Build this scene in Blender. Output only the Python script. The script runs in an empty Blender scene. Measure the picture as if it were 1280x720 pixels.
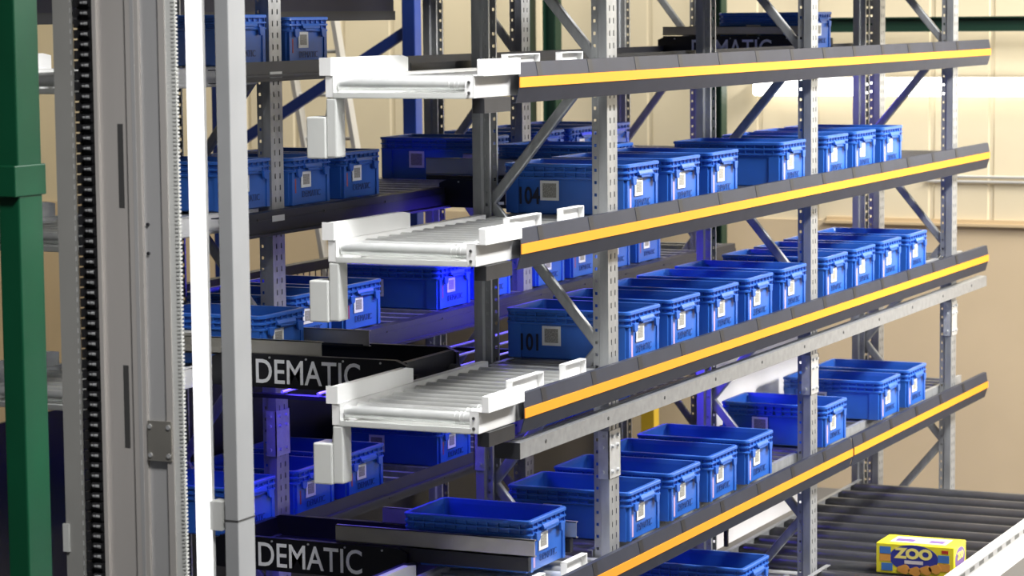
import bpy, math, random
from mathutils import Vector, Matrix
random.seed(7)
D = bpy.data
C = bpy.context.scene.collection
PI = math.pi
FLOOR = -2.4
AY = 1.155          # centre line of the shuttle aisle

# ---------------------------------------------------------------- materials
MATS = {}
def mat(name, col, rough=.5, metal=0., noise=0., nscale=20., emit=None, estr=0., spec=.5, stretch=None, bump=0.):
    m = D.materials.new(name); m.use_nodes = True
    nt = m.node_tree; b = nt.nodes['Principled BSDF']
    b.inputs['Base Color'].default_value = (*col, 1)
    b.inputs['Roughness'].default_value = rough
    b.inputs['Metallic'].default_value = metal
    b.inputs['Specular IOR Level'].default_value = spec
    if emit:
        b.inputs['Emission Color'].default_value = (*emit, 1)
        b.inputs['Emission Strength'].default_value = estr
    if noise > 0:
        tc = nt.nodes.new('ShaderNodeTexCoord'); n = nt.nodes.new('ShaderNodeTexNoise')
        mp = nt.nodes.new('ShaderNodeMapping')
        if stretch: mp.inputs['Scale'].default_value = stretch
        n.inputs['Scale'].default_value = nscale; n.inputs['Detail'].default_value = 4
        r = nt.nodes.new('ShaderNodeMapRange')
        r.inputs['From Min'].default_value = .3; r.inputs['From Max'].default_value = .7
        r.inputs['To Min'].default_value = 1 - noise; r.inputs['To Max'].default_value = 1 + noise
        mx = nt.nodes.new('ShaderNodeVectorMath'); mx.operation = 'SCALE'
        mx.inputs[0].default_value = col
        nt.links.new(tc.outputs['Object'], mp.inputs[0]); nt.links.new(mp.outputs[0], n.inputs['Vector'])
        nt.links.new(n.outputs['Fac'], r.inputs['Value']); nt.links.new(r.outputs[0], mx.inputs['Scale'])
        nt.links.new(mx.outputs[0], b.inputs['Base Color'])
        if bump > 0:
            bp = nt.nodes.new('ShaderNodeBump'); bp.inputs['Strength'].default_value = bump
            nt.links.new(n.outputs['Fac'], bp.inputs['Height']); nt.links.new(bp.outputs[0], b.inputs['Normal'])
    MATS[name] = m
    return m
mat('galv', (.40, .41, .42), .42, .55, .14, 30, stretch=(1, 1, .3))
mat('galv_bright', (.62, .63, .64), .38, .5, .10, 25)
mat('upright', (.40, .41, .42), .4, .55, .16, 18, stretch=(1, 1, .25))
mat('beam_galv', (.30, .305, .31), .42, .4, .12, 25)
mat('roller', (.74, .75, .74), .30, .55, .06, 15)
mat('dark_roller', (.28, .28, .28), .32, .8, .1, 15)
mat('rail', (.026, .030, .046), .45, 0, spec=.22, noise=.10, nscale=9)
mat('rail_shadow', (.010, .011, .017), .5, .2)  # bracket shade on the rails, put into a darker colour
mat('yellow', (.85, .30, .012), .5)
mat('tote', (.028, .125, .50), .30, 0, .07, 6)
mat('tote_ink', (.010, .045, .20), .5)
mat('tote_number', (.004, .008, .03), .5)
mat('pink_print', (.55, .36, .55), .45)
mat('red_print', (.42, .06, .06), .5)
mat('label_white', (.82, .82, .80), .5)
mat('label_grey', (.30, .29, .26), .5, 0, .4, 160)
mat('white_paint', (.86, .86, .85), .4, 0, .03, 5)
mat('grey_white', (.60, .61, .59), .45, 0, .04, 6)
mat('panel_white', (.86, .84, .84), .5, 0, .03, 3)
mat('black', (.006, .006, .009), .35)
mat('black_rubber', (.014, .014, .016), .5)
mat('letter', (.82, .84, .86), .4)
mat('alu', (.66, .63, .60), .40, .4, .05, 4, stretch=(1, 1, .12))
mat('alu_light', (.74, .74, .74), .34, .55, .05, 6, stretch=(1, 1, .2))
mat('slot_dark', (.06, .06, .06), .5)
mat('plate_steel', (.50, .48, .43), .3, .7, .08, 6)
mat('grey_paint', (.30, .30, .285), .5, 0, .05, 4)
mat('light_grey', (.40, .41, .42), .45, .1, .04, 5)
mat('green', (.001, .075, .030), .45, 0, .08, 4)
mat('dark_green', (.006, .035, .02), .5)
mat('blue_paint', (.012, .05, .30), .4, 0, .08, 8)
mat('navy', (.006, .010, .06), .5)
mat('zoo_roller', (.10, .10, .105), .28, .6, .1, 12)
mat('dark_steel', (.035, .036, .042), .45, .3, .1, 12)
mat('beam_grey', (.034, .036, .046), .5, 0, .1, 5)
mat('pipe', (.62, .61, .58), .35, .4)
mat('tan', (.55, .42, .25), .5)
mat('mesh_black', (.02, .02, .02), .5)
mat('led', (.05, .05, .9), .3, emit=(.08, .05, 1.0), estr=14)
mat('rail_glow', (.9, .9, .9), .4, emit=(1, 1, 1), estr=1.3)  # added emission, makes the white rail look overexposed
mat('tube', (1, 1, 1), .3, emit=(1, .97, .9), estr=6)
mat('zoo_yellow', (.92, .80, .03), .4)
mat('zoo_blue', (.03, .04, .30), .4)
mat('zoo_letter', (1.0, .86, .22), .4)
mat('zoo_orange', (.75, .34, .06), .45)
mat('zoo_sky', (.06, .2, .55), .45)
mat('zoo_red', (.45, .03, .02), .45)
mat('zoo_pale', (.72, .66, .62), .45)
mat('zoo_purple', (.20, .12, .36), .45)
mat('olive_yellow', (.55, .36, .02), .5)

def wall_material(name, col):
    m = mat(name, col, .7, 0, .05, 1.2)
    return m
wall_material('wall', (.70, .61, .43))
wall_material('wall_low', (.58, .46, .30))
mat('concrete', (.16, .16, .16), .45, 0, .15, 1.5)

# ---------------------------------------------------------------- mesh builder
class MB:
    def __init__(s): s.v = []; s.f = []; s.mi = []; s.cur = 0
    def add(s, vs, fs):
        o = len(s.v); s.v += [tuple(p) for p in vs]
        for f in fs: s.f.append(tuple(i + o for i in f)); s.mi.append(s.cur)
        return s
    def box(s, x0, x1, y0, y1, z0, z1):
        x0, x1 = sorted((x0, x1)); y0, y1 = sorted((y0, y1)); z0, z1 = sorted((z0, z1))
        return s.add([(x0,y0,z0),(x1,y0,z0),(x1,y1,z0),(x0,y1,z0),(x0,y0,z1),(x1,y0,z1),(x1,y1,z1),(x0,y1,z1)],
              [(0,3,2,1),(4,5,6,7),(0,1,5,4),(1,2,6,5),(2,3,7,6),(3,0,4,7)])
    def cyl(s, p0, p1, r, n=14, r1=None, cap=True):
        p0 = Vector(p0); p1 = Vector(p1); d = (p1 - p0).normalized()
        a = d.orthogonal().normalized(); b = d.cross(a); r1 = r if r1 is None else r1
        vs = []
        for k in range(n):
            t = 2 * PI * k / n; vs.append(p0 + r * (math.cos(t) * a + math.sin(t) * b))
        for k in range(n):
            t = 2 * PI * k / n; vs.append(p1 + r1 * (math.cos(t) * a + math.sin(t) * b))
        fs = [(k, (k + 1) % n, n + (k + 1) % n, n + k) for k in range(n)]
        if cap: fs += [tuple(range(n - 1, -1, -1)), tuple(range(n, 2 * n))]
        return s.add(vs, fs)
    def bar(s, p0, p1, w, t, up=(1, 0, 0)):
        """rectangular bar from p0 to p1, w along 'up', t across"""
        p0 = Vector(p0); p1 = Vector(p1); d = (p1 - p0).normalized()
        u = Vector(up); u = (u - u.dot(d) * d).normalized(); v = d.cross(u)
        vs = []
        for p in (p0, p1):
            for (i, j) in ((-1, -1), (1, -1), (1, 1), (-1, 1)): vs.append(p + u * (i * w / 2) + v * (j * t / 2))
        return s.add(vs, [(0,3,2,1),(4,5,6,7),(0,1,5,4),(1,2,6,5),(2,3,7,6),(3,0,4,7)])
    def prism(s, pts, axis, a, b):
        """closed polygon pts in the two other axes, extruded a..b along axis"""
        n = len(pts)
        def P(p, h):
            if axis == 0: return (h, p[0], p[1])
            if axis == 1: return (p[0], h, p[1])
            return (p[0], p[1], h)
        vs = [P(p, a) for p in pts] + [P(p, b) for p in pts]
        fs = [(k, (k + 1) % n, n + (k + 1) % n, n + k) for k in range(n)]
        fs += [tuple(range(n - 1, -1, -1)), tuple(range(n, 2 * n))]
        return s.add(vs, fs)
    def mesh(s, name, mats, smooth=False):
        me = D.meshes.new(name); me.from_pydata(s.v, [], s.f)
        for m in (mats if isinstance(mats, (list, tuple)) else [mats]): me.materials.append(MATS[m])
        for p, i in zip(me.polygons, s.mi): p.material_index = i; p.use_smooth = smooth
        import bmesh
        bm = bmesh.new(); bm.from_mesh(me); bmesh.ops.recalc_face_normals(bm, faces=bm.faces); bm.to_mesh(me); bm.free()
        return me
    def build(s, name, mats, parent=None, loc=(0, 0, 0), rz=0, bevel=0, smooth=False):
        o = D.objects.new(name, s.mesh(name, mats, smooth)); C.objects.link(o)
        o.location = loc; o.rotation_euler = (0, 0, rz)
        if parent: o.parent = parent
        if bevel:
            md = o.modifiers.new('bevel', 'BEVEL'); md.width = bevel; md.segments = 2; md.limit_method = 'ANGLE'
        if smooth:
            md = o.modifiers.new('split', 'EDGE_SPLIT'); md.split_angle = math.radians(40)
        return o
def B(*a): return MB().box(*a)

def tag(o, label=None, cat=None, group=None, kind=None):
    if label: o['label'] = label
    if cat: o['category'] = cat
    if group: o['group'] = group
    if kind: o['kind'] = kind
    return o
def thing(name, label, cat, loc=(0, 0, 0), group=None, rz=0):
    o = D.objects.new(name, None); C.objects.link(o); o.location = loc; o.rotation_euler = (0, 0, rz)
    o.empty_display_size = .1
    return tag(o, label, cat, group)
def dup_child(o, parent):
    c = o.copy(); C.objects.link(c); c.parent = parent
    return c
def dup(root, loc, label, group=None, rz=None, skip=()):
    r = root.copy(); C.objects.link(r); r.location = loc
    if rz is not None: r.rotation_euler = (0, 0, rz)
    r['label'] = label
    if group: r['group'] = group
    for ch in list(root.children):
        if ch.name.split('.')[0] in skip: continue
        c = dup_child(ch, r)
        for g in list(ch.children): dup_child(g, c)
    return r
def text(name, s, size, m, parent, loc, rot, extrude=.0008, xs=1., bold=0.):
    cu = D.curves.new(name, 'FONT'); cu.body = s; cu.size = size; cu.extrude = extrude; cu.offset = bold
    cu.align_x = 'CENTER'; cu.align_y = 'CENTER'; cu.resolution_u = 4
    t = D.objects.new(name, cu); C.objects.link(t)
    dg = bpy.context.evaluated_depsgraph_get(); dg.update()
    me = D.meshes.new_from_object(t.evaluated_get(dg)); D.objects.remove(t); D.curves.remove(cu)
    me.materials.clear(); me.materials.append(MATS[m])
    o = D.objects.new(name, me); C.objects.link(o); o.location = loc; o.rotation_euler = rot
    o.scale = (xs, 1, 1); o.parent = parent
    return o
FACE_MX = (PI/2, 0, -PI/2)     # text readable on a face that looks along -X
FACE_MY = (PI/2, 0, 0)         # text readable on a face that looks along -Y
ORD = ['first', 'second', 'third', 'fourth', 'fifth', 'sixth', 'seventh', 'eighth', 'ninth', 'tenth']

# ---------------------------------------------------------------- the setting
def struct(o): o['kind'] = 'structure'; return o
struct(B(-14, 9.4, -9, 10.4, FLOOR - .1, FLOOR).build('floor', 'concrete'))
WX = 9.0
def corrugated(name, z0, z1, y0, y1, pitch, m):
    mb = MB(); y = y0; prof = [(WX + .25, y0)]
    while y < y1:
        prof += [(WX, y), (WX, y + pitch - .05), (WX + .012, y + pitch - .04), (WX + .012, y + pitch - .01)]; y += pitch
    prof += [(WX, y1), (WX + .25, y1)]
    mb.prism(prof, 2, z0, z1)
    return struct(mb.build(name, m))
corrugated('wall_back', -.30, 5.2, -8, 10.2, .46, 'wall')
struct(B(WX - .02, WX + .25, -8, 10.2, FLOOR, -.30).build('wall_back_lower', 'wall_low'))
struct(B(-8, 9.2, 10.2, 10.4, FLOOR, 5.2).build('wall_left', 'wall'))
g = MB(); g.box(WX - .07, WX, -8, 2.0, -.318, -.298); g.box(WX - .03, WX, -8, 2.0, -.298, -.27)
struct(g.build('trim_ledge', 'tan'))

# ---------------------------------------------------------------- totes
TW, TL, TH = .40, .60, .225       # x, y, z ; local origin = bottom, x 0..TW, y 0..TL
def rrect(hx, hy, r, n=4):
    pts = []
    for (sx, sy, a0) in ((1, 1, 0), (-1, 1, 90), (-1, -1, 180), (1, -1, 270)):
        for k in range(n + 1):
            a = math.radians(a0 + 90 * k / n)
            pts.append((sx * (hx - r) + r * math.cos(a), sy * (hy - r) + r * math.sin(a)))
    return pts
def tote_body():
    mb = MB()
    cx, cy = TW / 2, TL / 2
    prof = [(-.022, .0), (-.014, .006), (-.012, .155), (-.002, .158), (-.001, .165), (-.012, .168), (-.012, .182),
            (-.001, .185), (-.001, .192), (-.012, .195), (-.012, .208), (0, .211), (0, .222), (-.003, .225),
            (-.020, .225), (-.023, .205), (-.030, .012), (-.034, .008)]
    rings = []
    for (d, z) in prof:
        ring = rrect(cx + d, cy + d, .028 + d * .4); rings.append([(cx + p[0], cy + p[1], z) for p in ring])
    n = len(rings[0]); vs = [p for r in rings for p in r]; fs = []
    for i in range(len(rings) - 1):
        for k in range(n):
            fs.append((i * n + k, i * n + (k + 1) % n, (i + 1) * n + (k + 1) % n, (i + 1) * n + k))
    fs.append(tuple(range(n - 1, -1, -1))); fs.append(tuple((len(rings) - 1) * n + k for k in range(n)))
    mb.add(vs, fs)
    # collar ribs
    for i in range(8):
        x = .035 + i * (.33 / 7)
        for y in (.002, TL - .010): mb.box(x - .002, x + .002, y, y + .008, .160, .215)
    for i in range(11):
        y = .05 + i * .05
        for x in (.002, TW - .010): mb.box(x, x + .008, y - .002, y + .002, .160, .215)
    # corner pillars on the long sides, ribs on the base
    for x in (.009, TW - .014):
        for (y0, y1) in ((.02, .075), (.525, .58)):
            mb.box(x - .004, x + .009, y0, y1, .004, .158)
    for y in (.010, TL - .015):
        mb.box(.02, .045, y - .003, y + .008, .004, .158); mb.box(.355, .38, y - .003, y + .008, .004, .158)
    mb.box(.03, .37, .03, .57, .0, .012)
    return mb
def grip(y_out, sgn):
    mb = MB()
    # scalloped grip plate under the rim with two hooks
    y, g = y_out, sgn
    def wedge(a, b, z1, z0, d):
        mb.prism([(y + g * .010, z1), (y - g * .001, z1 - .002), (y - g * d, z0 + .008), (y - g * d, z0), (y + g * .010, z0 + .004)], 0, a, b)
    wedge(.125, .285, .195, .172, .008); wedge(.150, .255, .176, .162, .006)
    for (a, b) in ((.050, .095), (.305, .350)):
        pts = [(a, .170), (b, .170), (b - .004, .140), (b - .014, .132), (a + .010, .132), (a + .003, .142)]
        mb.prism(pts, 1, y + g * .006, y - g * .006)
    return mb
TOTE_ROT = (0, 0, 0)
def make_tote(label, group):
    t = thing('storage_tote', label, 'tote', (0, 0, 0), group)
    tote_body().build('tote_body', 'tote', t)
    grip(-.002, 1).build('grip', 'tote', t, bevel=.0015)
    grip(TL + .002, -1).build('grip', 'tote', t, bevel=.0015)
    h = B(.108, .200, .0072, .011, .082, .158).build('label_holder', 'label_white', t)
    B(.124, .184, .0062, .0080, .096, .144).build('barcode_label', 'label_grey', h)
    h = B(.0065, .0095, .330, .420, .062, .150).build('label_holder', 'label_white', t)
    B(.0055, .0070, .342, .408, .075, .138).build('barcode_label', 'label_grey', h)
    B(.050, .068, .0085, .0108, .018, .118).build('pink_print', 'pink_print', t)
    text('printed_word', 'DEMATIC', .042, 'tote_ink', t, (.205, .0092, .050), FACE_MY)
    return t
FRONT_GROUP = 'blue totes on the front roller lanes'
FAR_GROUP = 'blue totes on the rear rack shelves'
proto = make_tote('open blue tote marked 104 at the left end behind the second striped rail', FRONT_GROUP)
text('number_print', '104', .105, 'tote_number', proto, (.0065, .478, .078), FACE_MX, xs=.72, bold=.002)
RAILNAME = {2: 'second striped rail', 3: 'third striped rail', 4: 'lowest striped rail'}
RIM = {2: .6485, 3: 0., 4: -.804}
PX, GAPX = .521, .19
def slotx(i): return i * PX + (GAPX if i >= 5 else 0)
proto.location = (0, 0, RIM[2] - TH)
NUM = ('number_print',)
front = {2: [0, 1, 2, 4, 5, 6, 7], 3: list(range(9)), 4: [0, 1, 2, 3, 5, 7, 8]}
for lv in (2, 3, 4):
    for n, i in enumerate(front[lv]):
        if lv == 2 and i == 0: continue
        lab = 'open blue tote, %s from the left behind the %s' % (ORD[n], RAILNAME[lv])
        if lv == 3 and i == 0: lab = 'open blue tote marked 101 at the left end behind the third striped rail'
        t = dup(proto, (slotx(i), random.uniform(-.004, .004), RIM[lv] - TH), lab, FRONT_GROUP, skip=NUM)
        if lv == 3 and i == 0:
            text('number_print', '101', .105, 'tote_number', t, (.0065, .482, .070), FACE_MX, xs=.72, bold=.002)
LOWZ = -1.67
dup(proto, (1.53, .01, LOWZ), 'open blue tote lowest in the picture, under the lowest striped rail', 'blue tote on the floor conveyor', skip=NUM)
# totes of the rear rack (ends at y = 1.66)
LY = 1.66
LZ = {'top': 1.08, 'second': .432, 'third': -.210, 'bottom': -1.032}
def lslot(k): return -.03 + .51 * k if k < 5 else 2.75 + .5 * (k - 5)
far = {'top': [-1, 0], 'second': [-1, 0, 1, 4, 5, 6, 7], 'third': [0, 1, 3, 4, 5, 6, 7, 8], 'bottom': [-1, 0, 1, 3, 5, 6, 7]}
for lv, ks in far.items():
    for n, k in enumerate(ks):
        x = -.60 if k == -1 else lslot(k)
        t = dup(proto, (x, LY + random.uniform(0, .01), LZ[lv] + (.013 if k == -1 else 0)),
                'shaded blue tote, %s from left on the %s shelf of the rear rack' % (ORD[n], lv), FAR_GROUP, skip=NUM + ('pink_print',))
        B(.050, .060, .0085, .0108, .060, .125).build('red_print', 'red_print', t)

BOLT = {}
def bolt(parent, loc, ax, m='galv_bright', r=.008):
    k = (ax, m, r)
    if k not in BOLT:
        d = {'X': (.005, 0, 0), 'Y': (0, .005, 0), 'Z': (0, 0, .005)}[ax]
        BOLT[k] = MB().cyl([-v for v in d], d, r, 8).mesh('bolt', m)
    o = D.objects.new('bolt', BOLT[k]); C.objects.link(o); o.parent = parent; o.location = loc
    return o
# ---------------------------------------------------------------- uprights and frames
def upright_mesh(z0, z1, name='post'):
    mb = MB()
    sec = [(-.030, .075), (-.043, .075), (-.043, .045), (-.056, .038), (-.056, 0), (.056, 0), (.056, .038), (.043, .045), (.043, .075), (.030, .075)]
    pitch = .0535
    def strip(p, q, cols, hw, hh):
        L = math.hypot(q[0] - p[0], q[1] - p[1])
        us = [0.]
        for c in cols: us += [c - hw / L / 2, c + hw / L / 2]
        us.append(1.)
        nz = int((z1 - z0) / pitch)
        zs = [z0]
        for k in range(nz): zc = z0 + (k + .5) * pitch; zs += [zc - hh / 2, zc + hh / 2]
        zs.append(z1)
        vs = [(p[0] + u * (q[0] - p[0]), p[1] + u * (q[1] - p[1]), z) for z in zs for u in us]
        n = len(us); fs = []
        for j in range(len(zs) - 1):
            for i in range(n - 1):
                if i % 2 == 1 and j % 2 == 1: continue
                fs.append((j * n + i, j * n + i + 1, (j + 1) * n + i + 1, (j + 1) * n + i))
        mb.add(vs, fs)
    for k in range(len(sec) - 1):
        p, q = sec[k], sec[k + 1]
        if k == 4: strip(p, q, (.30, .70), .010, .024)
        elif k in (1, 7): strip(p, q, (.5,), .012, .014)
        else: mb.add([(*p, z0), (*q, z0), (*q, z1), (*p, z1)], [(0, 1, 2, 3)])
    import bmesh
    me = D.meshes.new(name); me.from_pydata(mb.v, [], mb.f); me.materials.append(MATS['upright'])
    bm = bmesh.new(); bm.from_mesh(me); bmesh.ops.remove_doubles(bm, verts=bm.verts, dist=1e-5)
    bmesh.ops.recalc_face_normals(bm, faces=bm.faces); bm.to_mesh(me); bm.free()
    return me
POST = upright_mesh(0.012, 4.3)
def add_post(parent, loc, rz):
    o = D.objects.new('post', POST); C.objects.link(o); o.parent = parent; o.location = loc; o.rotation_euler = (0, 0, rz)
    md = o.modifiers.new('sheet', 'SOLIDIFY'); md.thickness = .0025; md.offset = 0
    return o
def make_frame(label, loc, depth, sleeve=True, group='perforated storage racks', flip=False):
    t = thing('storage_rack', label, 'rack', loc, group)
    add_post(t, (0, 0, 0), 0); add_post(t, (0, depth, 0), PI)
    for y in (.04, depth - .04): B(-.075, .075, y - .06, y + .06, 0, .012).build('base_plate', 'galv', t)
    nodes = [(depth - .06, 0.40), (.06, 1.02), (depth - .06, 1.63), (.06, 2.26), (depth - .06, 2.88), (.06, 3.50), (depth - .06, 4.12)]
    for a, b in zip(nodes[:-1], nodes[1:]):
        if flip: a = (depth - a[0], a[1]); b = (depth - b[0], b[1])
        mb = MB()
        # brace: a rounded C-tube ending inside the channels
        mb.bar((0, a[0], a[1]), (0, b[0], b[1]), .032, .046)
        mb.build('brace', 'galv', t, bevel=.008)
    if sleeve:
        for y, s in ((-.006, 1), (depth + .006, -1)):
            m2 = MB(); ya, yb = y, y + s * .052
            m2.box(-.066, .066, ya, ya + s * .005, 1.69, 1.90); m2.box(-.066, -.061, ya, yb, 1.69, 1.90); m2.box(.061, .066, ya, yb, 1.69, 1.90)
            sl = m2.build('splice_sleeve', 'galv_bright', t)
            for z in (1.72, 1.83, 1.875):
                for x in (-.03, .03): bolt(sl, (x, ya - s * .005, z), 'Y')
                bolt(sl, (-.070, ya + s * .03, z), 'X')
    return t
FX = (-.135, 2.64, 5.41)
for x, w in zip(FX, ('nearest perforated steel rack frame with diagonal braces at left end of striped rails',
                     'middle perforated steel rack frame with diagonal braces behind the striped rails',
                     'farthest perforated steel rack frame with diagonal braces near right end of rails')):
    make_frame(w, (x, .015, FLOOR), .64)
for x, w in zip((-.14, 2.63, 5.40), ('rear rack frame with perforated posts standing left, just right of light grey post',
                                     'rear rack frame with perforated posts behind the nearest front frame',
                                     'rear rack frame with perforated posts seen just left of the middle front frame')):
    make_frame(w, (x, 1.672, FLOOR), .60)
t = thing('rack_upright', 'single dark perforated upright behind the farthest front frame', 'rack upright', (5.80, .60, FLOOR), None)
add_post(t, (0, 0, 0), 0); B(-.075, .075, -.02, .10, 0, .012).build('base_plate', 'galv', t)

# ---------------------------------------------------------------- yellow striped rails
def striped_rail(x0, x1, z, label):
    t = thing('guard_rail', label, 'guard rail', ((x0 + x1) / 2, -.05, z), 'yellow striped rails'); h = (x1 - x0) / 2
    # (y,z) section: upper flange leans back, stripe face upright, lower flange leans in
    mb = MB()
    mb.prism([(-.010, .078), (-.020, .022), (-.020, -.022), (-.002, -.082), (.012, -.082), (.012, -.079), (.001, -.079), (-.017, -.022), (-.017, .021),
              (-.007, .075), (.012, .075), (.012, .078)], 0, -h, h)
    mb.build('rail_body', 'rail', t)
    mb = B(-h, h, -.0235, -.0202, -.020, .020)
    mb.build('yellow_stripe', 'yellow', t)
    n = int((x1 - x0) / .52)
    for k in range(n):
        x = -h + .20 + k * .52
        s = MB(); s.prism([(-.0115, .0782), (-.0215, .0225), (-.0195, .0225), (-.0095, .0782)], 0, x - .024, x + .024)
        s.build('bracket_shadow', 'rail_shadow', t)  # dark bands painting the bracket shadows on the upper flange
    return t
striped_rail(-1.28, 5.93, 1.043, 'topmost dark rail with yellow stripe, in front of an empty lane')
striped_rail(-1.28, 5.93, .388, 'second dark rail from the top with yellow stripe, before tote marked 104')
striped_rail(-1.26, 5.92, -.267, 'third dark rail from the top with yellow stripe, before tote marked 101')
striped_rail(3.08, 5.93, -1.085, 'short right section of the lowest yellow striped rail beyond the joint')
striped_rail(-1.26, 3.055, -1.085, 'long left section of the lowest yellow striped rail, running off at bottom')

# ---------------------------------------------------------------- galvanised beam under the third rail
t = thing('cross_beam', 'galvanised steel beam without stripe below the third striped rail', 'beam', (2.3, -.05, -.42), None)
mb = MB(); x0, x1 = -3.56, 3.66
mb.prism([(0, -.033), (0, .033), (.058, .033), (.058, .029), (.004, .029), (.004, -.029), (.058, -.029), (.058, -.033)], 0, x0, x1)
mb.build('beam_channel', 'beam_galv', t)
B(x0 - .004, x0, 0, .11, -.033, .033).build('end_plate', 'dark_steel', t)
for k in range(11):
    x = x0 + .25 + k * .66
    MB().cyl((x, -.002, .004), (x, .0015, .004), .008, 10).build('bolt_hole', 'slot_dark', t)

# ---------------------------------------------------------------- front roller lanes
def roller_lane(label, z, x0, x1, y0, y1, pitch=.13, rm='dark_roller', rad=.025, pan=False, group='front roller lanes', cat='roller conveyor', skips=()):
    t = thing('roller_lane', label, cat, ((x0 + x1) / 2, (y0 + y1) / 2, z), group)
    w = (y1 - y0) / 2; h = (x1 - x0) / 2
    for s in (-1, 1):
        y = s * w
        mb = MB(); mb.prism([(y, -.07), (y, .0), (y - s * .025, .0), (y - s * .025, -.004), (y - s * .004, -.004), (y - s * .004, -.066), (y - s * .025, -.066), (y - s * .025, -.07)], 0, -h, h)
        mb.build('side_channel', 'galv', t)
    if pan: B(-h, h, -w + .005, w - .005, -.112, -.104).build('pan', 'galv_bright', t)
    n = int((x1 - x0) / pitch)
    first = None
    for k in range(n):
        x = -h + pitch / 2 + k * pitch
        if first is None:
            first = MB().cyl((0, -w + .005, 0), (0, w - .005, 0), rad, 16).build('roller', rm, t, (x, 0, -rad - .0005), smooth=True)
        else:
            r = first.copy(); C.objects.link(r); r.location.x = x
    return t
roller_lane('empty roller lane behind the topmost striped rail', 1.068, -.19, 5.9, .095, .575)
roller_lane('roller lane carrying the totes behind the second striped rail', RIM[2] - TH, -.19, 5.9, .095, .575)
roller_lane('roller lane carrying the totes behind the third striped rail', RIM[3] - TH, -.19, 5.9, .095, .575)
roller_lane('roller lane carrying the totes behind the lowest striped rail', RIM[4] - TH, -.19, 5.9, .095, .575)
# rear beams of the front rack
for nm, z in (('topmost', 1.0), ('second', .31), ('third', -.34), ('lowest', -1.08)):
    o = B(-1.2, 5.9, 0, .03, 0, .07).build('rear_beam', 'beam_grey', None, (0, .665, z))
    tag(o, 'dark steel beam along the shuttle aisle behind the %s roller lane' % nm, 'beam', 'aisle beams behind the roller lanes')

# ---------------------------------------------------------------- pick and drop conveyors at the left end
def make_pd(label, loc, group):
    """origin at roller top level, near end; x forwards, y 0..0.58"""
    t = thing('roller_conveyor', label, 'roller conveyor', loc, group)
    L = 1.38
    for y0, y1 in ((-.035, .004), (.572, .606)):
        mb = MB(); mb.box(0, L, y0, y0 + .004, -.075, .012); mb.box(0, L, y0, y1, -.075, -.071); mb.box(0, L, y0, y1, .008, .012); mb.box(0, .004, y0, y1, -.075, .012)
        mb.build('side_frame', 'white_paint', t)
    first = None
    for k in range(13):
        x = .045 + k * .103
        if first is None:
            mb = MB(); mb.cyl((0, .012, 0), (0, .565, 0), .0245, 18)
            for y in (.045, .062, .085): mb.cyl((0, y - .004, 0), (0, y + .004, 0), .0262, 18)
            first = mb.build('roller', 'roller', t, (x, 0, -.0245), smooth=True)
        else:
            r = first.copy(); C.objects.link(r); r.location.x = x
    for z in (-.055, -.015): bolt(t, (0, -.014, z), 'X', 'slot_dark', .006)
    # cross plate under the first roller
    mb = MB(); mb.box(.0, .006, .0, .575, -.078, -.056); mb.box(0, 1.3, .0, .575, -.078, -.074)
    mb.build('cross_plate', 'grey_white', t)
    # upstanding guide on the far side
    mb = MB(); mb.prism([(.0, .0), (.66, .0), (.66, .070), (.60, .080), (.0, .080)], 1, .578, .583); mb.box(0, .60, .583, .606, .075, .080)
    mb.box(-.005, .0, .578, .63, .01, .080)
    mb.build('side_guide', 'white_paint', t)
    # near-side cover and guide channels
    mb = MB(); mb.prism([(.0, .008), (.335, .008), (.335, .072), (.0, .072)], 1, -.078, -.048); mb.box(.0, .335, -.05, -.035, .008, .012)
    mb.build('end_cover', 'white_paint', t, bevel=.004)
    for a, b in ((.35, .66), (.88, 1.10)):
        mb = MB(); mb.box(a, b, .008, .012, .013, .085); mb.box(a, b, -.016, .012, .081, .085); mb.box(a, b, -.016, .012, .013, .017); mb.box(a, a + .004, -.016, .012, .013, .085); mb.box(b - .004, b, -.016, .012, .013, .085)
        mb.build('guide_channel', 'white_paint', t)
    B(.06, .30, -.05, .0, -.135, -.078).build('support_bracket', 'dark_steel', t)
    # end bar under the first tote
    mb = MB(); mb.box(1.385, 1.40, .03, .56, -.045, .0); mb.box(1.36, 1.385, .03, .56, -.006, -.001)
    mb.build('end_bar', 'galv_bright', t)
    # hanging motor box
    mb = MB(); mb.box(.0, .075, .560, .606, -.310, -.078); mb.build('motor_bracket', 'grey_white', t, bevel=.006)
    mb = MB(); mb.box(-.006, .10, .6065, .692, -.315, -.150); mb.build('motor_box', 'grey_white', t, bevel=.006)
    MB().cyl((.04, .625, -.151), (.05, .615, -.07), .006, 8).build('cable', 'grey_paint', t)
    return t
PG = 'roller conveyors at the left end of the striped rails'
pd = make_pd('topmost of the four white roller conveyors at left ends of the striped rails', (-1.62, 0, 1.067), PG)
dup(pd, (-1.62, 0, RIM[2] - TH), 'second white roller conveyor from the top, left of the tote marked 104', PG)
dup(pd, (-1.61, 0, RIM[3] - TH), 'third white roller conveyor from the top, left of the tote marked 101', PG)
dup(pd, (-1.61, 0, RIM[4] - TH - .03), 'lowest white roller conveyor, under the tote on the lower shuttle', PG)
PG2 = 'roller conveyors seen behind the lift mast'
for nm, z in (('topmost', 1.079), ('middle', .431), ('lowest', -.228)):
    dup(pd, (-1.64, 1.74, z), '%s roller conveyor at far left, seen between green post and lift mast' % nm, PG2, skip=('end_cover', 'guide_channel'))

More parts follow.
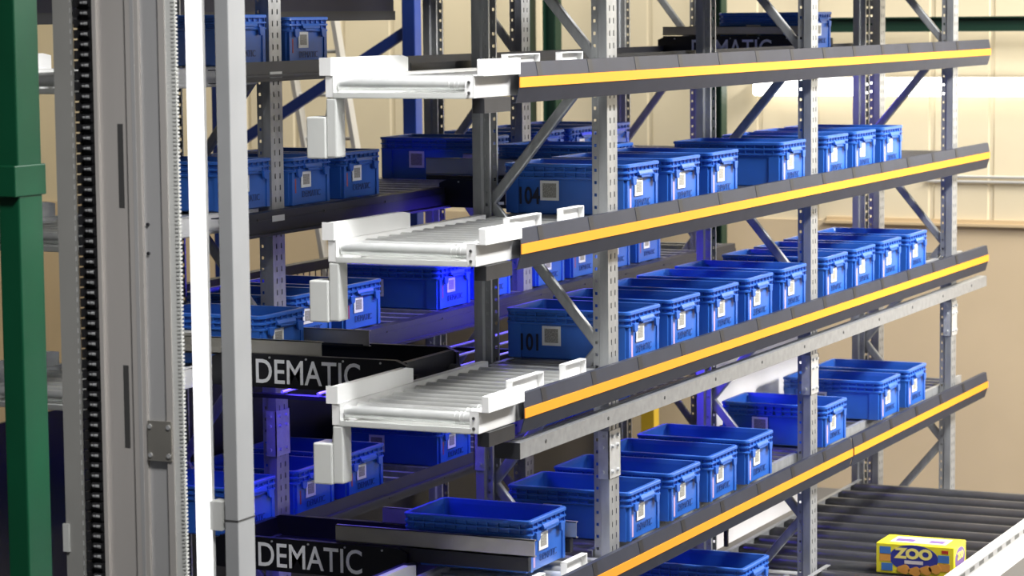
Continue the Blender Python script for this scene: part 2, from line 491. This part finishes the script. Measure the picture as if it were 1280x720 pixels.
# ---------------------------------------------------------------- rear rack shelves
def rear_shelf(label, z, x0=-.75, x1=5.8, bars=True):
    t = thing('rack_shelf', label, 'rack shelf', ((x0 + x1) / 2, 1.60, z), 'rear rack shelves'); h = (x1 - x0) / 2; cx = (x0 + x1) / 2
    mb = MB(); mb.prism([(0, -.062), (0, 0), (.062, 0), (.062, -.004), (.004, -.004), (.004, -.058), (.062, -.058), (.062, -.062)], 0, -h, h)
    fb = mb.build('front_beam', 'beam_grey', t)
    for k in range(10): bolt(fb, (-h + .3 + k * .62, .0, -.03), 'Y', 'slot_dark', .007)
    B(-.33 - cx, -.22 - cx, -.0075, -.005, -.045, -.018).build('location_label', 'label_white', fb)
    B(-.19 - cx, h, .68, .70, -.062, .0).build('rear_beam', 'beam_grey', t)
    x = -.19 + .15
    first = None
    while x < x1 and bars:
        if min(abs(x - f) for f in (-.14, 2.63, 5.40)) > .085:
            if first is None:
                mb = MB(); mb.box(-.018, .018, .062, .68, -.035, -.0005); mb.box(-.020, -.018, .062, .68, -.035, .0)
                first = mb.build('support_bar', 'galv', t, (x - cx, 0, 0))
            else:
                r = first.copy(); C.objects.link(r); r.location.x = x - cx
        x += .17
    return t
rear_shelf('top dark shelf of the rear rack, holding one labelled tote', LZ['top'] - .0005)
rear_shelf('second shelf of the rear rack with dark front beam, under two labelled totes', LZ['second'] - .0005)
rear_shelf('third shelf of the rear rack, blue lit at left', LZ['third'] - .0005)
rear_shelf('bottom shelf of the rear rack in deep shade', LZ['bottom'] - .0005)
# dark deck above the rear rack and added black backing sheet below
mb = B(-1.2, 2.35, .0, .5, .05, .50); mb.cur = 1; mb.box(-1.2, 2.35, -.01, .5, 0, .05)
o = mb.build('upper_deck', ['navy', 'beam_grey'], None, (0, 2.34, 1.283)); tag(o, 'dark navy deck with grey edge beam at the top edge, behind the labelled tote', 'deck')
t = thing('power_rail', 'blue glinting steel rails running below the middle left shuttle', 'rail', (0, AY, -.34))
for y in (-.30, -.12, .06, .24): MB().cyl((-.62, y, 0), (2.0, y, 0), .007, 8).build('rail_bar', 'roller', t, smooth=True)
for x in (-.6, 1.2): B(x - .02, x + .02, -.41, .41, -.03, -.012).build('rail_bracket', 'black', t)
# ---------------------------------------------------------------- shuttles
def shuttle(label, loc, arm0, arm1, text_dy=0., armz=.02, armh=.072):
    """origin at near end, aisle centre (y), top of body; runs along x"""
    t = thing('shuttle_vehicle', label, 'shuttle', loc, 'black shuttle vehicles')
    W = .475; L = .52
    mb = MB(); mb.prism([(-W, -.02), (-W + .05, 0), (W - .05, 0), (W, -.02), (W, -.145), (-W, -.145)], 0, 0, .03)
    fp = mb.build('front_panel', 'black', t)
    text('printed_name', 'DEMATIC', .150, 'letter', fp, (-.0012, text_dy, -.080), FACE_MX, xs=.82, bold=.001)
    for k in range(5): bolt(fp, (.002, -W + .12 + k * .18, -.014), 'X', 'galv_bright', .005)
    mb = MB(); mb.prism([(-W, -.02), (-W + .05, 0), (W - .05, 0), (W, -.02), (W, -.145), (-W, -.145)], 0, L - .03, L)
    mb.build('rear_panel', 'black', t)
    mb = MB(); mb.box(.03, L - .03, -W + .04, W - .04, -.120, -.092); mb.box(.03, L - .03, W - .04, W - .01, -.125, -.01); mb.box(.03, L - .03, -W + .01, -W + .04, -.125, -.01)
    mb.build('deck', 'black', t)
    for x in (.04, L - .04):
        mb = MB(); a, b = arm0, arm1
        mb.box(x - .02, x - .016, a, b, armz, armz + armh); mb.box(x - .02, x, a, b, armz, armz + .004); mb.box(x - .02, x, a, b, armz + armh - .004, armz + armh)
        ar = mb.build('telescopic_arm', 'plate_steel', t)
        mb = MB(); mb.box(x - .018, x + .012, min(a, b) + .03, max(a, b), -.058 if b < 0 else -.006, armz - .004); mb.box(x - .022, x - .016, min(a, b) + .03, min(a, b) + .3, -.008, .0)
        mb.build('arm_slide', 'black_rubber', ar)
    for x in (.07, L - .07):
        for s in (-1, 1):
            MB().cyl((x, s * (W - .005), -.105), (x, s * (W + .028), -.105), .04, 16).build('wheel', 'dark_steel', t, smooth=True)
    B(.06, L - .06, -.30, .30, -.126, -.1205).build('status_light', 'led', t)
    return t

shuttle('black shuttle at left middle, name on its face, silver arm pushed leftwards', (-.82, AY, -.146), -.06, .66, armz=-.010)
shuttle('black shuttle at bottom left, silver arm carrying a tote over the conveyor', (-.83, AY, -.951), -1.06, -.12, text_dy=.0, armz=.006)
shuttle('black shuttle behind the topmost striped rail, holding a tote', (4.5, AY, 1.165), -.45, .45, armz=.006, armh=.052)
shuttle('black shuttle half hidden behind the left front post, under a tote', (1.45, AY, .475), -.46, .56, armz=.02, armh=.085)
# aisle tracks the shuttles run on
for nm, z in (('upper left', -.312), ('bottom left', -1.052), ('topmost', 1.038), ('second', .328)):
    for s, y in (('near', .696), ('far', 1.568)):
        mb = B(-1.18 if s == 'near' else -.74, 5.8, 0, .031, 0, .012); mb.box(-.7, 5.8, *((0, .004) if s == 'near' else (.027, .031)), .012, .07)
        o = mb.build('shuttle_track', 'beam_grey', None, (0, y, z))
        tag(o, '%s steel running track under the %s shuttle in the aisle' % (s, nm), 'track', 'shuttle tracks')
SG = 'totes on shuttles'
dup(proto, (-.765, 1.405, -.215), 'blue tote on the middle left shuttle beside light grey post', SG, skip=NUM)
dup(proto, (-.775, .13, -1.029), 'bright blue tote sliding off the bottom left shuttle on its silver arm', SG, skip=NUM)
dup(proto, (4.555, .66, 1.08), 'dark blue tote on the shuttle behind the topmost striped rail', SG, skip=NUM)
dup(proto, (1.52, .74, .425), 'dark blue tote on the shuttle behind the tote marked 104', SG, skip=NUM)

# ---------------------------------------------------------------- lift mast and posts in the foreground (x = -3)
MX = -3.0; ZT = 2.1; HT = ZT - FLOOR
t = thing('lift_mast', 'wide silver aluminium lift mast with long slots at left', 'lift mast', (MX, .60, FLOOR))
mb = MB()   # (x, y-.60) section, extruded up
mb.prism([(.0, .165), (.0, .150), (.012, .150), (.012, .03), (-.002, .03), (-.002, -.022), (.010, -.022), (.010, -.105), (-.006, -.105), (-.006, -.13), (.03, -.13), (.03, .165)], 2, 0, HT)
mb.build('mast_profile', 'alu', t)
B(.0085, .0105, -.104, -.024, 0.02, HT - .02).build('wear_plate', 'alu_light', t)
B(-.003, -.0015, -.005, .010, 0.02, HT - .02).build('seam', 'alu_light', t)
for zc in (3.2, 2.36):
    B(.0105, .0125, .056, .078, zc - .145, zc + .145).build('long_slot', 'slot_dark', t)
mb = MB()
k = 0; z = .02
while z < HT - .03: mb.box(-.004, .012, -.172, -.156, z, z + .007); z += .0135; k += 1
mb.box(.0, .012, -.166, -.13, .0, HT)
o = mb.build('toothed_belt', 'grey_white', t)
mb = MB(); mb.box(-.012, -.006, -.125, -.03, 2.18, 2.32)
o = mb.build('cover_plate', 'plate_steel', t)
for z in (2.20, 2.30):
    for y in (-.115, -.04): bolt(o, (-.012, y, z), 'X')
for z in (2.90, 3.0):
    for y in (-.04, -.115): bolt(t, (.006, y, z), 'X', 'dark_steel', .006)

def chain(label, y0, y1, loc, pitch, n, pins=True):
    t = thing('cable_chain', label, 'cable chain', loc, 'black cable chains')
    w = (y1 - y0) / 2
    mb = MB()
    mb.box(.03, .06, -w, w, 0, HT)
    for k in range(n):
        z = k * pitch
        mb.box(.0, .03, -w + .004, -w + .016, z + .003, z + pitch - .003); mb.box(.0, .03, w - .016, w - .004, z + .003, z + pitch - .003)
        mb.cyl((.012, -w * .85, z + pitch * .5), (.012, w * .35, z + pitch * .5), pitch * .30, 10)
        mb.cur = 1; mb.cyl((.003, -w * .45, z + pitch * .5), (.003, -w * .1, z + pitch * .5), pitch * .15, 8); mb.cyl((.004, w * .0, z + pitch * .5), (.004, w * .2, z + pitch * .5), pitch * .13, 8); mb.cur = 0
    mb.build('chain_links', ['black_rubber', 'galv_bright'], t)
    return t
chain('thick black cable chain running up left edge of the silver lift mast', (.768), .852, (MX + .01, .810, FLOOR), .036, int(HT / .036))
chain('thin black cable chain between the white rail and the light grey post', .276, .314, (MX + .06, .295, FLOOR), .030, int(HT / .030))

t = thing('guide_post', 'plain grey post between the green post and the black cable chain', 'post', (MX, .89, FLOOR))
mb = B(.0, .022, -.033, .036, 0, HT); mb.cur = 1; z = .02
while z < HT - .02: mb.box(.002, .006, -.0345, -.0325, z, z + .016); z += .036
mb.build('post_tube', ['grey_paint', 'galv_bright'], t)
B(-.008, .0, .02, .045, 1.83, 1.93).build('bracket', 'grey_white', t)
t = thing('white_rail', 'white vertical rail with added glow, right of the silver lift mast', 'lamp', (MX, .36, FLOOR))
mb = MB(); mb.box(-.012, .018, -.024, .024, 0, HT); mb.build('rail_glow_face', 'rail_glow', t, bevel=.004)  # white rail, not a light source: its glow is added for brightness
B(.018, .034, -.026, .026, 0, HT).build('rail_backing', 'white_paint', t)
B(-.001, .06, -.075, -.0265, 1.95, 2.05).build('cross_bracket', 'grey_white', t)
t = thing('guide_post', 'light grey square post left of the black shuttles', 'post', (MX, .248, FLOOR))
B(.0, .115, -.026, .026, 0, HT).build('post_tube', 'light_grey', t, bevel=.003)
B(-.002, .117, -.028, .028, 1.985, 1.990).build('joint', 'slot_dark', t)
t = thing('steel_column', 'green painted steel post at the left edge of the picture', 'column', (MX, 1.13, FLOOR))
B(.0, .145, -.043, .045, 0, HT).build('column_tube', 'green', t, bevel=.006)
mb = MB(); mb.box(-.03, .16, -.050, .75, 3.085, 3.195)
mb.build('cross_member', 'green', t, bevel=.004)
bolt(t, (-.012, .06, 3.083), 'Z', 'galv_bright', .010)

# ---------------------------------------------------------------- floor conveyor with the yellow carton
ZC = -1.645
t = roller_lane('wide floor roller conveyor at lower right under the yellow carton', ZC, 2.73, 5.32, -.80, .60, pitch=.258, rm='zoo_roller', rad=.041, pan=True, group='floor conveyors')
roller_lane('narrow floor roller conveyor section nearest the camera under the yellow carton', ZC, .60, 2.72, -.80, -.03, pitch=.265, rm='zoo_roller', rad=.041, pan=True, group='floor conveyors')
for x in (-1.1, 1.1):
    for y in (-.66, .66): B(x - .03, x + .03, y - .025, y + .025, FLOOR - ZC + .002, -.071).build('leg', 'galv', t)
roller_lane('short floor roller conveyor under the lowest blue tote', LOWZ, 1.25, 2.50, .10, .60, pitch=.13, group='floor conveyors')
t = thing('side_guard', 'long white perforated guard rail along right side of floor conveyor', 'guard', (3.4, -.83, ZC + .03))
mb = MB(); mb.box(-1.6, 1.9, -.035, .022, .055, .062); mb.box(-1.6, 1.9, -.003, .022, -.14, .055)
mb.build('guard_channel', 'white_paint', t)
mb = MB()
for k in range(18): mb.box(-1.5 + k * .19, -1.41 + k * .19, -.0045, -.0025, .0, .022)
mb.build('slot_row', 'grey_paint', t)
o = B(2.95, 4.82, 0, .02, 0, 1.42).build('white_partition', 'panel_white', None, (0, .745, -1.70))
tag(o, 'plain white partition behind the lower totes and floor conveyor', 'partition')
mb = MB(); mb.cyl((0, 0, 0), (0, -.05, 0), .018, 12); mb.box(-.012, .012, -.05, -.03, -.10, .03)
o = mb.build('sensor', 'black', None, (3.05, .70, -1.56)); tag(o, 'small black sensor on near end of the white panel', 'sensor')

t = thing('snack_carton', 'bright yellow carton printed ZOO standing on the floor conveyor', 'carton', (2.63, -.545, ZC))
CW, CD, CH = .42, .24, .160     # along y, along x, height
B(0, CD, -CW / 2, CW / 2, 0, CH).build('carton_box', 'zoo_yellow', t, bevel=.004)
ell = [(.22 * math.cos(a) * .60, .085 * math.sin(a)) for a in [2 * PI * k / 40 for k in range(40)]]
mb = MB(); mb.prism([(p[0], p[1] * .85) for p in ell], 0, -.0015, .0)
o = mb.build('oval_panel', 'zoo_blue', t, (0, .005, .088))
text('printed_word', 'ZOO', .072, 'zoo_letter', o, (-.0025, .0, .022), FACE_MX, xs=1.2, bold=.004)
mb = B(-.003, -.0015, -.05, .05, -.030, -.012); mb.build('caption_plate', 'zoo_pale', o)
for y, m_, z in ((.160, 'zoo_sky', .122), (.160, 'zoo_orange', .085), (.150, 'zoo_sky', .035), (-.155, 'zoo_sky', .096), (-.160, 'zoo_orange', .05)):
    B(-.0025, 0, y - .030, y + .030, z - .02, z + .02).build('picture_patch', m_, t)
for y, z in ((.06, .028), (.0, .02), (-.06, .03), (-.11, .04)):
    mb = MB(); mb.prism([(.034 * math.cos(a), .024 * math.sin(a) * (1 + .2 * math.cos(3 * a))) for a in [2 * PI * k / 16 for k in range(16)]], 0, -.005, -.0015)
    mb.build('cracker_print', 'zoo_orange', t, (0, y, z))
B(-.002, 0, -.180, -.145, .125, .142).build('red_mark', 'zoo_red', t)
o = B(.05, .20, -.15, .15, CH, CH + .0012).build('top_print', 'zoo_pale', t)
for a, b in ((-.13, -.05), (.03, .13)): B(.08, .14, a, b, CH + .0012, CH + .002).build('top_patch', 'zoo_purple', o)
ell2 = [(.095 * math.cos(a), .060 * math.sin(a)) for a in [2 * PI * k / 32 for k in range(32)]]
mb = MB(); mb.prism(ell2, 1, -.0015, 0); o = mb.build('side_oval', 'zoo_purple', t, (.12, -CW / 2, .085))
text('side_word', 'ZOO', .05, 'zoo_letter', o, (0, -.003, .015), FACE_MY, bold=.003)

# ---------------------------------------------------------------- back of the hall
t = thing('strip_light', 'long glowing strip light on the back wall', 'light', (WX - .14, .6, .73))
B(-.05, .05, -3.2, 1.95, -.065, .065).build('glowing_tube', 'tube', t, bevel=.02)
B(.05, .12, -3.2, 1.95, -.02, .075).build('housing', 'white_paint', t)
t = thing('wall_beam', 'dark green steel beam across the back wall at upper right', 'beam', (WX - .25, -.8, 1.205))
mb = MB(); mb.box(-.06, .06, -3.5, 3.1, .045, .055); mb.box(-.06, .06, -3.5, 3.1, -.055, -.045); mb.box(-.006, .006, -3.5, 3.1, -.045, .045)
mb.build('beam_section', 'dark_green', t)
for k, (y, w, nm) in enumerate(((4.33, .13, 'left column of the dark green pair seen under the top edge'), (4.10, .11, 'right column of the dark green pair seen under the top edge'), (2.72, .11, 'dark green column near the middle front frame'))):
    mb = MB(); h = 4.4; mb.box(-.06, .06, -w / 2, -w / 2 + .01, 0, h); mb.box(-.06, .06, w / 2 - .01, w / 2, 0, h); mb.box(-.006, .006, -w / 2 + .01, w / 2 - .01, 0, h)
    o = mb.build('green_column', 'dark_green', None, (WX - .5, y, FLOOR)); tag(o, nm, 'column', 'green columns before the back wall')
for z, nm in ((.055, 'upper'), (.018, 'lower')):
    o = MB().cyl((0, -3, 0), (0, 1.2, 0), .012, 10).build('wall_conduit', 'pipe', None, (WX - .03, 0, z), smooth=True)
    tag(o, '%s of two thin conduits on the back wall at right' % nm, 'conduit', 'conduits on the back wall')
o = B(-.05, .05, -.05, .05, 0, 1.9).build('safety_post', 'olive_yellow', None, (7.0, 2.69, FLOOR)); tag(o, 'olive yellow post far behind, seen between beam and lower totes', 'post')
# blue pallet rack frame beyond the rear rack
t = thing('pallet_rack', 'blue painted pallet rack frame beyond the rear rack at upper left', 'pallet rack', (5.4, 3.77, FLOOR))
for (x, y) in ((.0, .0), (.0, 1.5)):
    mb = MB(); mb.box(x - .05, x + .05, y - .05, y + .05, 0, 4.3); mb.build('post', 'blue_paint', t, bevel=.006)
for (a, b) in ((2.78, 3.60), (2.78, 1.9), (1.0, 1.9)):
    mb = MB(); mb.bar((0, 1.46, a), (0, .04, b), .04, .07); mb.build('brace', 'blue_paint', t)
# leaning ladder and handrail with mesh
t = thing('ladder', 'grey ladder leaning behind the rear rack, seen at upper left', 'ladder', (6.6, 4.38, FLOOR))
for y in (.0, .42):
    MB().bar((0, y, 0), (.0, y + .68, 4.0), .08, .035).build('stringer', 'pipe', t)
for k in range(12):
    z = .25 + k * .32; MB().cyl((0, z * .17, z), (0, .42 + z * .17, z), .014, 8).build('rung', 'pipe', t)
t = thing('mesh_fence', 'dark wire mesh fence with handrail behind the rear rack', 'fence', (2.9, 3.0, FLOOR))
B(-1.9, 2.1, -.03, .03, 2.26, 2.315).build('top_rail', 'mesh_black', t)
mb = MB()
for k in range(58): mb.cyl((-1.9 + k * .07, 0, .05), (-1.9 + k * .07, 0, 2.26), .004, 5, cap=False)
for k in range(31): mb.cyl((-1.9, 0, .05 + k * .07), (2.1, 0, .05 + k * .07), .004, 5, cap=False)
mb.build('wire_mesh', 'mesh_black', t)
t = thing('wire_fence', 'dark wire mesh panel left of the green post', 'mesh panel', (-1.4, 3.05, FLOOR))
mb = MB()
for k in range(24): mb.cyl((0, -.5 + k * .05, .0), (0, -.5 + k * .05, 2.05), .003, 5, cap=False)
for k in range(40): mb.cyl((0, -.5, .03 + k * .05), (0, .65, .03 + k * .05), .003, 5, cap=False)
mb.build('wire_mesh', 'galv', t)
o = B(-2.4, 5.6, 0, .02, 0, 1.98).build('dark_backing', 'black', None, (0, 2.34, FLOOR)); tag(o, 'added black sheet behind the lower shelves of the rear rack', 'partition')  # made-up black sheet, stands in for the dark depth behind the shelves



# ---------------------------------------------------------------- light
def area(name, loc, rot, sx, sy, e, col=(1, 1, 1)):
    l = D.lights.new(name, 'AREA'); l.shape = 'RECTANGLE'; l.size = sx; l.size_y = sy; l.energy = e; l.color = col
    o = D.objects.new(name, l); C.objects.link(o); o.location = loc; o.rotation_euler = rot; return o
def aim(o, tgt):
    d = Vector(tgt) - o.location; o.rotation_euler = d.to_track_quat('-Z', 'Y').to_euler()
# unseen light blockers added over the aisle: solid next rack level and a slab
mb = B(-1.3, 5.95, -.06, .005, 0, .36)
for a, b in ((-1.3, -.22), (-.05, 2.555), (2.725, 5.325), (5.495, 5.95)): mb.box(a, b, .004, .60, 0, .36)
o = mb.build('aisle_shade_block', 'dark_steel', None, (0, 0, 1.56)); tag(o, 'added dark block above the top edge that shades the aisle', 'deck')
struct(B(-2.4, 3.9, .70, 4.2, 2.05, 2.15).build('aisle_shade_slab', 'grey_paint'))  # invented mezzanine slab, out of view, keeps light off the aisle
o = area('hall_light_near', (1.0, -3.6, 4.3), (0, 0, 0), 3.0, .8, 600, (1, .99, .97)); aim(o, (.8, .0, -.2))
o = area('hall_light_mid', (4.8, -3.6, 4.3), (0, 0, 0), 3.0, .8, 540, (1, .98, .95)); aim(o, (4.2, .0, -.3))
o = area('hall_light_far', (6.8, -4.5, 4.2), (0, 0, 0), 2.0, 2.0, 420, (1, .93, .82)); aim(o, (9, -1.0, 1.5))
o = area('hall_light_back', (7.2, 5.0, 4.4), (0, 0, 0), 1.5, 3.0, 185, (1, .97, .88)); aim(o, (9, 4.5, .5))
o = area('partition_fill', (5.6, -6.0, 1.9), (0, 0, 0), 1.5, 1.0, 85, (1, .98, .95)); aim(o, (3.9, .6, -.8)); o.data.spread = math.radians(70)  # added fill without a fixture, lifts the shaded white partition
o = area('hall_light_lift', (-2.3, -.9, 3.6), (0, 0, 0), .6, .8, 33, (1, 1, 1)); aim(o, (-1.35, .15, .2)); o.data.spread = math.radians(62)
o = area('hall_light_front', (-5.8, -2.2, 4.4), (0, 0, 0), 1.0, 1.0, 30, (1, .98, .96)); aim(o, (-3.0, .75, -.2)); o.data.spread = math.radians(55)
def blue(loc, e, r=.08, to=None):
    l = D.lights.new('shuttle_glow', 'AREA'); l.shape = 'RECTANGLE'; l.size = .3; l.size_y = .5; l.energy = e; l.color = (.07, .04, 1)
    o = D.objects.new('shuttle_glow', l); C.objects.link(o); o.location = loc
    aim(o, to or (loc[0], loc[1] + .001, loc[2] - 1)); return o
blue((1.71, AY, .325), 38, to=(1.8, 1.5, -.2))
blue((-.56, AY, -.285), 3)
blue((-.56, AY, -1.095), 2)
blue((1.9, AY + .1, -.45), 1.6, to=(2.64, .7, -.70)).data.spread = math.radians(50)
w = D.worlds.new('World'); bpy.context.scene.world = w; w.use_nodes = True
w.node_tree.nodes['Background'].inputs[0].default_value = (.80, .86, 1.0, 1)
w.node_tree.nodes['Background'].inputs[1].default_value = .045

# ---------------------------------------------------------------- camera (solved from the photograph)
f_px, pitch, yaw, roll = 3346.98, .1018, .4310, -.0096
cp, sp = math.cos(pitch), math.sin(pitch); cy, sy = math.cos(yaw), math.sin(yaw)
fwd = Vector((cy * cp, sy * cp, -sp)); right = Vector((sy, -cy, 0)); up = right.cross(fwd)
cr, sr = math.cos(roll), math.sin(roll)
r2 = cr * right + sr * up; u2 = -sr * right + cr * up
cam = D.cameras.new('Camera'); co = D.objects.new('Camera', cam); C.objects.link(co)
M = Matrix((r2, u2, -fwd)).transposed().to_4x4(); M.translation = Vector((-10.8284, -4.4202, 1.3074)); co.matrix_world = M
cam.sensor_width = 36; cam.lens = f_px / 1280 * 36; cam.clip_end = 100
cam.dof.use_dof = True; cam.dof.focus_distance = 12.0; cam.dof.aperture_fstop = 4.5
sc = bpy.context.scene; sc.camera = co
sc.view_settings.view_transform = 'Standard'; sc.view_settings.look = 'None'; sc.view_settings.gamma = 1; sc.view_settings.exposure = 0
sc.view_settings.use_curve_mapping = False
